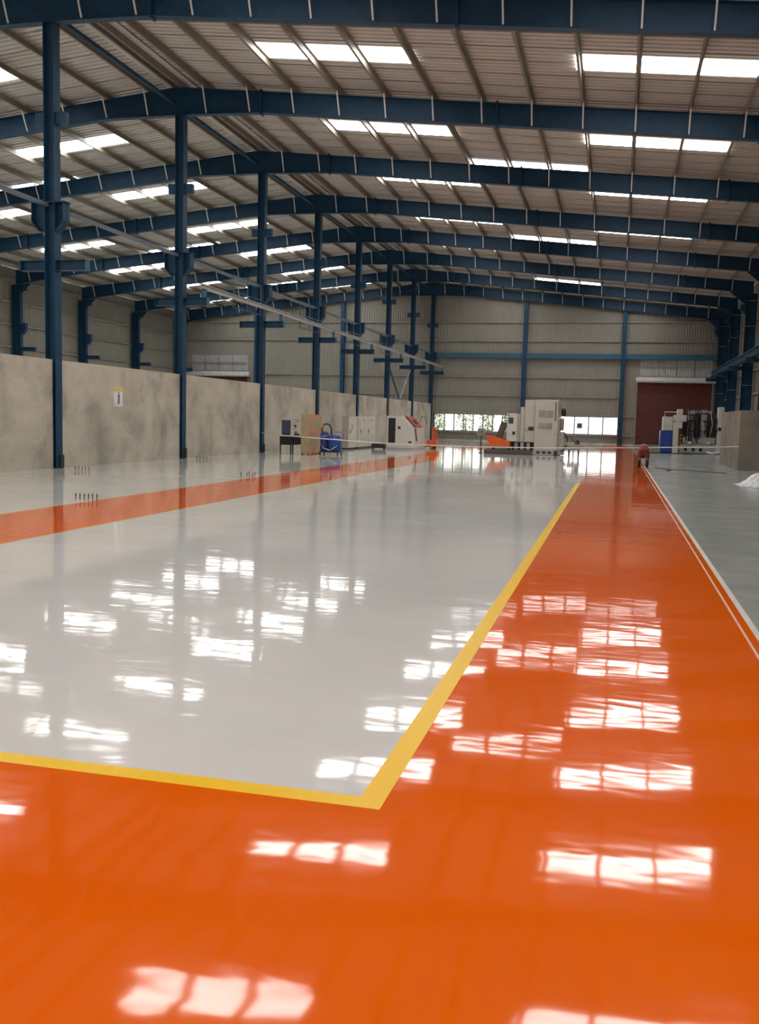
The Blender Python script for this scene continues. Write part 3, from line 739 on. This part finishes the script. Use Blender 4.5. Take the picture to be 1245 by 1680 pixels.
pj = thing('pallet_stacker', (-9.9, 51.05, 0), 'orange pallet stacker parked right of the lathe', 'pallet stacker')
for y in (50.75, 51.25): MB().cbox(-10.5, -9.5, y, y+.14, .10, .22, .02).build('fork', 'tray', pj)
MB().cbox(-9.95, -9.45, 50.70, 51.45, .12, .48, .03).build('power_unit', 'tray', pj)
for y in (50.77, 51.31): MB().box(-9.72, -9.62, y, y+.08, .48, 1.18).build('mast_post', 'tray', pj)
for z in (.8, 1.10): MB().box(-9.71, -9.63, 50.85, 51.31, z, z+.08).build('mast_bar', 'tray', pj)
MB().tube([(-9.5, 51.08, .48), (-9.46, 51.08, 1.0), (-9.5, 51.08, 1.12)], .03, 8).build('tiller', 'tray', pj)
MB().tube([(-9.5, 50.90, 1.12), (-9.5, 51.25, 1.12)], .025, 8).build('grip', 'rubber', pj)
for x in (-10.4, -9.6):
    for y in (50.78, 51.28): MB().tube([(x, y, .06), (x, y+.08, .06)], .06, 10).build('wheel', 'rubber', pj)

# ------------------------------------------------------------------ machine at the right with hoses
rm = thing('press_machine', (4.2, 57.5, 0), 'pale grey machine with blue cabinet and hanging black hoses before the red shutter', 'machine')
bc = MB().cbox(2.49, 3.14, 57.0, 58.2, .08, 1.30, .02).build('blue_cabinet', 'bluecab', rm)
MB().box(2.53, 3.12, 57.05, 58.1, 0, .08).build('plinth', 'dark', rm)
MB().box(2.56, 3.08, 56.99, 57.0, .2, 1.2).build('door', 'bluecab', bc)
MB().cbox(2.60, 3.16, 57.05, 58.0, 1.305, 2.10, .03).build('upper_box', 'machine_white', rm)
for k in range(3): MB().lathe(2.75+.13*k, 57.045, [(.03, 1.5+.1*(k % 2)), (.03, 1.56+.1*(k % 2))], 8).build('gauge', 'machine_grey', rm)
MB().tube([(2.68, 57.1, 2.10), (2.68, 57.1, 2.37), (3.35, 57.1, 2.37)], .03, 6).build('guard_bar', 'machine_white', rm)
MB().cbox(3.18, 3.50, 57.0, 57.9, 0, 1.80, .03).build('column', 'machine_white', rm)
MB().cbox(3.20, 3.90, 56.95, 57.8, 1.83, 2.21, .03).build('head', 'machine_white', rm)
MB().cbox(3.37, 3.68, 57.0, 57.7, 2.215, 2.54, .03).build('head_cap', 'machine_white', rm)
MB().cbox(3.3, 3.68, 56.95, 57.5, 1.45, 1.825, .02).build('ram_block', 'machine_white', rm)
MB().prism([(3.51, .10), (3.58, .10), (3.74, 1.3), (3.64, 1.3)], 'y', 57.05, 57.15).build('warning_strut', 'rubber', rm)
for k in range(5):
    z = .2+.2*k; xo = .022*k
    MB().prism([(3.525+xo, z), (3.59+xo, z+.05), (3.60+xo, z+.12), (3.535+xo, z+.07)], 'y', 57.04, 57.05).build('warning_stripe', 'yellow', rm)
MB().cbox(3.75, 5.75, 57.2, 58.6, .04, .55, .04).build('base', 'machine_grey', rm)
MB().cbox(3.85, 5.55, 57.4, 58.5, .555, .95, .04).build('bed', 'machine_grey', rm)
for x in (3.93, 4.36, 4.76): MB().tube([(x, 57.17, .25), (x, 57.22, .25)], .10, 12).build('port_shade', 'rubber', rm)  # solid black discs, shade of the holes put into their colour
for x in (4.05, 5.05): MB().cbox(x, x+.22, 57.1, 57.4, .56, .72, .02).build('clamp', 'machine_white', rm)
for x, z0, z1, r in ((4.2, .96, 2.5, .2), (4.9, .96, 2.58, .17)):
    c_ = MB().lathe(x, 57.7, [(r, z0), (r, z1-.15), (r*.8, z1-.05), (r*.5, z1)], 18).build('cylinder', 'machine_grey', rm)
    for z in (z0+.3, z0+.9, z1-.3): MB().lathe(x, 57.7, [(r+.002, z), (r+.02, z+.01), (r+.02, z+.06), (r+.002, z+.07)], 18).build('collar', 'dark', c_)
for k in range(9):
    x = 3.75+.09*k+random.uniform(-.03, .03); x2 = x+random.uniform(-.1, .25); zt = random.uniform(2.0, 2.55); zb = random.uniform(.7, 1.2)
    MB().tube([(x, 57.45, zt), (x+.05, 57.2, zt-.3), ((x+x2)/2+random.uniform(-.1, .1), 57.12, (zt+zb)/2), (x2, 57.2, zb), (x2+.1, 57.35, zb-.1)], random.uniform(.025, .045), 7).build('hose', 'rubber', rm, smooth=True)
for k in range(6):
    x = 4.75+.15*k; zt = random.uniform(1.9, 2.5); zb = random.uniform(.8, 1.3)
    MB().tube([(x, 57.4, zt), (x+.06, 57.15, zt-.35), (x+.12, 57.1, (zt+zb)/2), (x+.02, 57.3, zb)], .03, 7).build('hose', 'rubber' if k % 3 else 'machine_grey', rm, smooth=True)
MB().box(3.8, 5.55, 58.1, 58.2, .96, 2.3).build('dark_backing', 'dark', rm)  # dark filler added so the gaps between the hoses look denser and darker
MB().cbox(4.0, 5.3, 57.6, 57.8, 2.35, 2.5, .03).build('top_beam', 'machine_grey', rm)
for k in range(5): MB().cbox(4.05+.25*k, 4.17+.25*k, 57.5, 57.65, 2.5, 2.62+.03*(k % 3), .015).build('valve', 'dark', rm)
MB().cbox(5.60, 5.92, 57.0, 57.8, .30, 2.70, .02).build('end_column', 'machine_white', rm)
MB().cbox(5.58, 5.95, 57.0, 57.9, .0, .30, .02).build('end_foot', 'machine_white', rm)
MB().box(5.62, 5.80, 56.98, 57.0, 1.35, 1.55).build('switch_box', 'rubber', rm)
MB().tube([(5.1, 57.0, .12), (5.4, 56.8, .06), (5.75, 56.85, .16), (5.9, 56.8, .05)], .06, 7).build('plastic_wrap', 'sheetplastic', rm)

# ------------------------------------------------------------------ barrier tape across the hall
pts = [(FACE+.01, 37.85, .86), (-13.9, 37.0, .82), (-13.24, 36.5, .79), (-10.71, 36.5, .67), (-8.77, 36.5, .59), (-5.48, 36.5, .57), (-2.68, 36.5, .61), (1.0, 37.2, .72), (1.6, 37.2, .75), (3.68, 36.98, .83), (4.395, 36.93, .88)]
tp_ = MB(); n = len(pts); hw = .018
vs_ = [(x, y+dy, z+dz) for x, y, z in pts for dy, dz in ((-.002, -hw), (-.002, hw), (.002, hw), (.002, -hw))]
fs_ = [(4*i+a, 4*i+(a+1) % 4, 4*i+4+(a+1) % 4, 4*i+4+a) for i in range(n-1) for a in range(4)]+[(0, 1, 2, 3), (4*n-1, 4*n-2, 4*n-3, 4*n-4)]
tp_.poly(vs_, fs_)
tag(tp_.build('barrier_tape', 'tape', org=(FACE, 36.5, .6)), 'thin white barrier tape strung across the hall at waist height', 'tape')

# ------------------------------------------------------------------ anchor bolts standing out of the floor
bm_ = MB(); bm_.lathe(0, 0, [(.009, 0), (.009, .115), (.006, .12)], 8); bolt_me = bm_.mesh('anchor_bolt', 'bolt')
nm_ = MB(); nm_.lathe(0, 0, [(.018, .07), (.018, .09)], 6); nut_me = nm_.mesh('nut', 'bolt')
ORD = ['leftmost', 'second from left', 'third from left', 'fourth from left', 'fifth from left', 'rightmost']
def bolts(x, y, n, sp, rows, label, group, sy=.25):
    for r in range(rows):
        for k in range(n):
            o = bpy.data.objects.new('anchor_bolt', bolt_me); COL.objects.link(o); o.location = (x+k*sp+.02*r, y+r*sy, 0)
            o.rotation_euler = (random.uniform(-.05, .05), random.uniform(-.05, .05), 0)
            which = 'rightmost' if k == n-1 else ORD[k]
            tag(o, which+(' front' if rows > 1 and r == 0 else ' rear' if rows > 1 else '')+' '+label, 'bolt', group)
            part('nut', nut_me, o, o.location)
bolts(-9.19, 14.85, 6, .083, 1, 'anchor bolt in nearest row beside left orange lane', 'nearest row of anchor bolts')
bolts(-13.75, 22.2, 5, .10, 1, 'anchor bolt in row beside nearest wall column', 'anchor bolts by the nearest column')
bolts(-9.17, 22.4, 3, .16, 2, 'anchor bolt in farther cluster along orange lane', 'farther anchor bolts by the lane', .5)
bolts(-13.95, 30.1, 4, .12, 1, 'anchor bolt in row beside second wall column', 'anchor bolts by the second column')

# ------------------------------------------------------------------ poster on the concrete wall
po = thing('wall_poster', (-14.67, 26.04, 1.73), 'small white poster with yellow heading and dark figure on the concrete wall', 'poster')
MB().box(-14.668, -14.660, 25.78, 26.30, 1.73, 2.31).build('sheet', 'paper', po)
MB().box(-14.660, -14.658, 25.80, 26.28, 2.17, 2.29).build('heading', 'posteryellow', po)
fg = MB()
fg.prism([(26.00, 1.78), (26.05, 1.78), (26.07, 1.90), (26.10, 1.78), (26.14, 1.78), (26.12, 1.98), (26.15, 2.06), (26.08, 2.10), (26.02, 2.06), (26.04, 1.96)], 'x', -14.660, -14.658)
fg.prism([(26.05, 2.11), (26.10, 2.10), (26.12, 2.14), (26.08, 2.16), (26.04, 2.145)], 'x', -14.660, -14.658)
fg.build('figure', 'ink', po)
MB().box(-14.660, -14.658, 25.82, 25.9, 1.78, 1.80).build('caption', 'ink', po)

# ------------------------------------------------------------------ right floor: plastic sheet, cable, lump
gx, gy = 16, 14
sh = MB(); vs_, fs_ = [], []
rnd = random.Random(3)
for j in range(gy):
    for i in range(gx):
        u, v = i/(gx-1), j/(gy-1)
        x, y = 3.28+1.35*u+.05*rnd.uniform(-1, 1), 26.5+1.3*v+.04*rnd.uniform(-1, 1)
        q = max(0, 1-math.hypot((u-.36)*2.7, (v-.5)*2.0)); q2 = max(0, 1-math.hypot((u-.72)*3.6, (v-.45)*2.2))
        vs_.append((x, y, .006+.36*q**1.15+.26*q2+(.05*rnd.random() if 0 < i < gx-1 and 0 < j < gy-1 else 0)))
for j in range(gy-1):
    for i in range(gx-1):
        a = j*gx+i; fs_ += [(a, a+1, a+gx+1), (a, a+gx+1, a+gx)]
sh.poly(vs_, fs_)
o = sh.build('plastic_sheet', 'sheetplastic', org=(3.9, 27.1, 0))
sm = o.modifiers.new('thickness', 'SOLIDIFY'); sm.thickness = .004; sm.offset = 1
tag(o, 'crumpled white plastic sheet heaped on the floor at the right edge', 'plastic sheet')
cbl = MB().tube([(1.45, 36.2, .016), (1.7, 35.9, .016), (2.0, 35.3, .016), (2.6, 34.9, .016), (3.1, 34.5, .016), (3.73, 34.1, .016)], .013, 6)
tag(cbl.build('floor_cable', 'rubber', org=(2.5, 35, 0)), 'thin dark cable lying on the grey floor before the concrete cabin', 'cable')
lm = MB().lathe(1.83, 34.4, [(.05, .003), (.09, .02), (.10, .05), (.07, .09), (.03, .10)], 12)
tag(lm.build('tape_roll', 'primer', org=(1.83, 34.4, 0)), 'small dark roll lying on the floor right of the bending person', 'roll')
hs = MB().tube([(1.2, 56.2, .035), (1.9, 55.6, .035), (2.6, 55.8, .035), (3.3, 55.9, .035), (4.2, 55.7, .035)], .03, 6)
tag(hs.build('floor_hose', 'rubber', org=(2.6, 55.8, 0)), 'dark hose lying on the floor before the blue cabinet machine', 'hose')

# ------------------------------------------------------------------ the person bending over the line
PX0, PY0 = 1.03, 36.25
pe = thing('person', (PX0, PY0, 0), 'person in maroon trousers and pale pink shirt bending over the white line', 'person')
def skinned(name, verts, edges, mat, parent, root=0, sub=2, scale=1.0):
    me = bpy.data.meshes.new(name)
    me.from_pydata([v[0] for v in verts], edges, [])
    o = bpy.data.objects.new(name, me); COL.objects.link(o); o.parent = parent
    md = o.modifiers.new('skin', 'SKIN'); md.use_smooth_shade = True
    if not me.skin_vertices: me.skin_vertices.new()
    for i, v in enumerate(verts):
        r = v[1] if isinstance(v[1], tuple) else (v[1], v[1])
        me.skin_vertices[0].data[i].radius = (r[0]*scale, r[1]*scale)
        me.skin_vertices[0].data[i].use_root = (i == root)
    sb = o.modifiers.new('smooth', 'SUBSURF'); sb.levels = sub; sb.render_levels = sub
    me.materials.append(M[mat]); return o
V, E = [], []
def jv(p, r, to=None):
    V.append((p, r)); i = len(V)-1
    if to is not None: E.append((to, i))
    return i
pel = jv((0, -.08, .76), (.13, .10))
sp1 = jv((0, .08, .77), (.13, .10), pel); sp2 = jv((0, .26, .70), (.15, .10), sp1); ch = jv((0, .38, .62), (.13, .09), sp2)
nk = jv((0, .47, .55), .05, ch); hd = jv((0, .53, .50), .075, nk); hd2 = jv((0, .60, .40), .085, hd); hd3 = jv((0, .62, .33), .055, hd2)
for s in (-1, 1):
    hp = jv((.085*s, -.07, .70), .095, pel); kn = jv((.135*s, .02, .42), .062, hp); cf = jv((.14*s, -.03, .28), .056, kn); an = jv((.145*s, -.04, .09), .04, cf)
    ft = jv((.15*s, .06, .045), .036, an); jv((.155*s, .14, .035), .03, ft)
    sh_ = jv((.17*s, .38, .60), .062, ch); el = jv((.20*s, .42, .35), .045, sh_); wr = jv((.12*s, .50, .14), .028, el)
    pm_ = jv((.10*s, .51, .08), (.030, .018), wr)
    for k in range(4):
        f1 = jv(((.085+.018*k)*s, .515, .055-.002*(k in (0, 3))), .009, pm_); jv(((.08+.02*k)*s, .525, .03), .008, f1)
    t1 = jv((.075*s, .535, .085), .010, pm_); jv((.062*s, .555, .06), .009, t1)
skinned('body', V, E, 'skin', pe)
V, E = [], []
pel = jv((0, -.08, .765), (.165, .12)); jv((0, .04, .775), (.15, .115), pel)
for s in (-1, 1):
    hp = jv((.088*s, -.075, .68), .112, pel); kn = jv((.135*s, .02, .42), .078, hp); jv((.14*s, -.02, .30), .072, kn)
skinned('trousers', V, E, 'shirt', pe)
V, E = [], []
a = jv((0, -.05, .80), (.155, .10)); b1 = jv((0, .08, .785), (.15, .115), a); c1 = jv((0, .26, .71), (.17, .12), b1); d1_ = jv((0, .38, .63), (.15, .11), c1); jv((0, .44, .575), .065, d1_)
for s in (-1, 1):
    e_ = jv((.18*s, .385, .60), .075, d1_); jv((.205*s, .42, .40), .06, e_)
skinned('shirt', V, E, paint and 'whiteline', pe).data.materials[0] = paint('pale_pink_shirt', (.42, .24, .22), .9, scale=12)
for s in (-1, 1):
    V, E = [], []
    a = jv((.14*s, -.03, .32), .068); b1 = jv((.145*s, -.04, .10), .052, a); c1 = jv((.15*s, .05, .05), .05, b1); jv((.155*s, .15, .042), .042, c1)
    skinned('boot', V, E, 'shoe', pe)
V, E = [], []
a = jv((0, .50, .47), .07); b1 = jv((0, .575, .44), .096, a); jv((0, .64, .385), .075, b1)
skinned('hair', V, E, 'hair', pe)
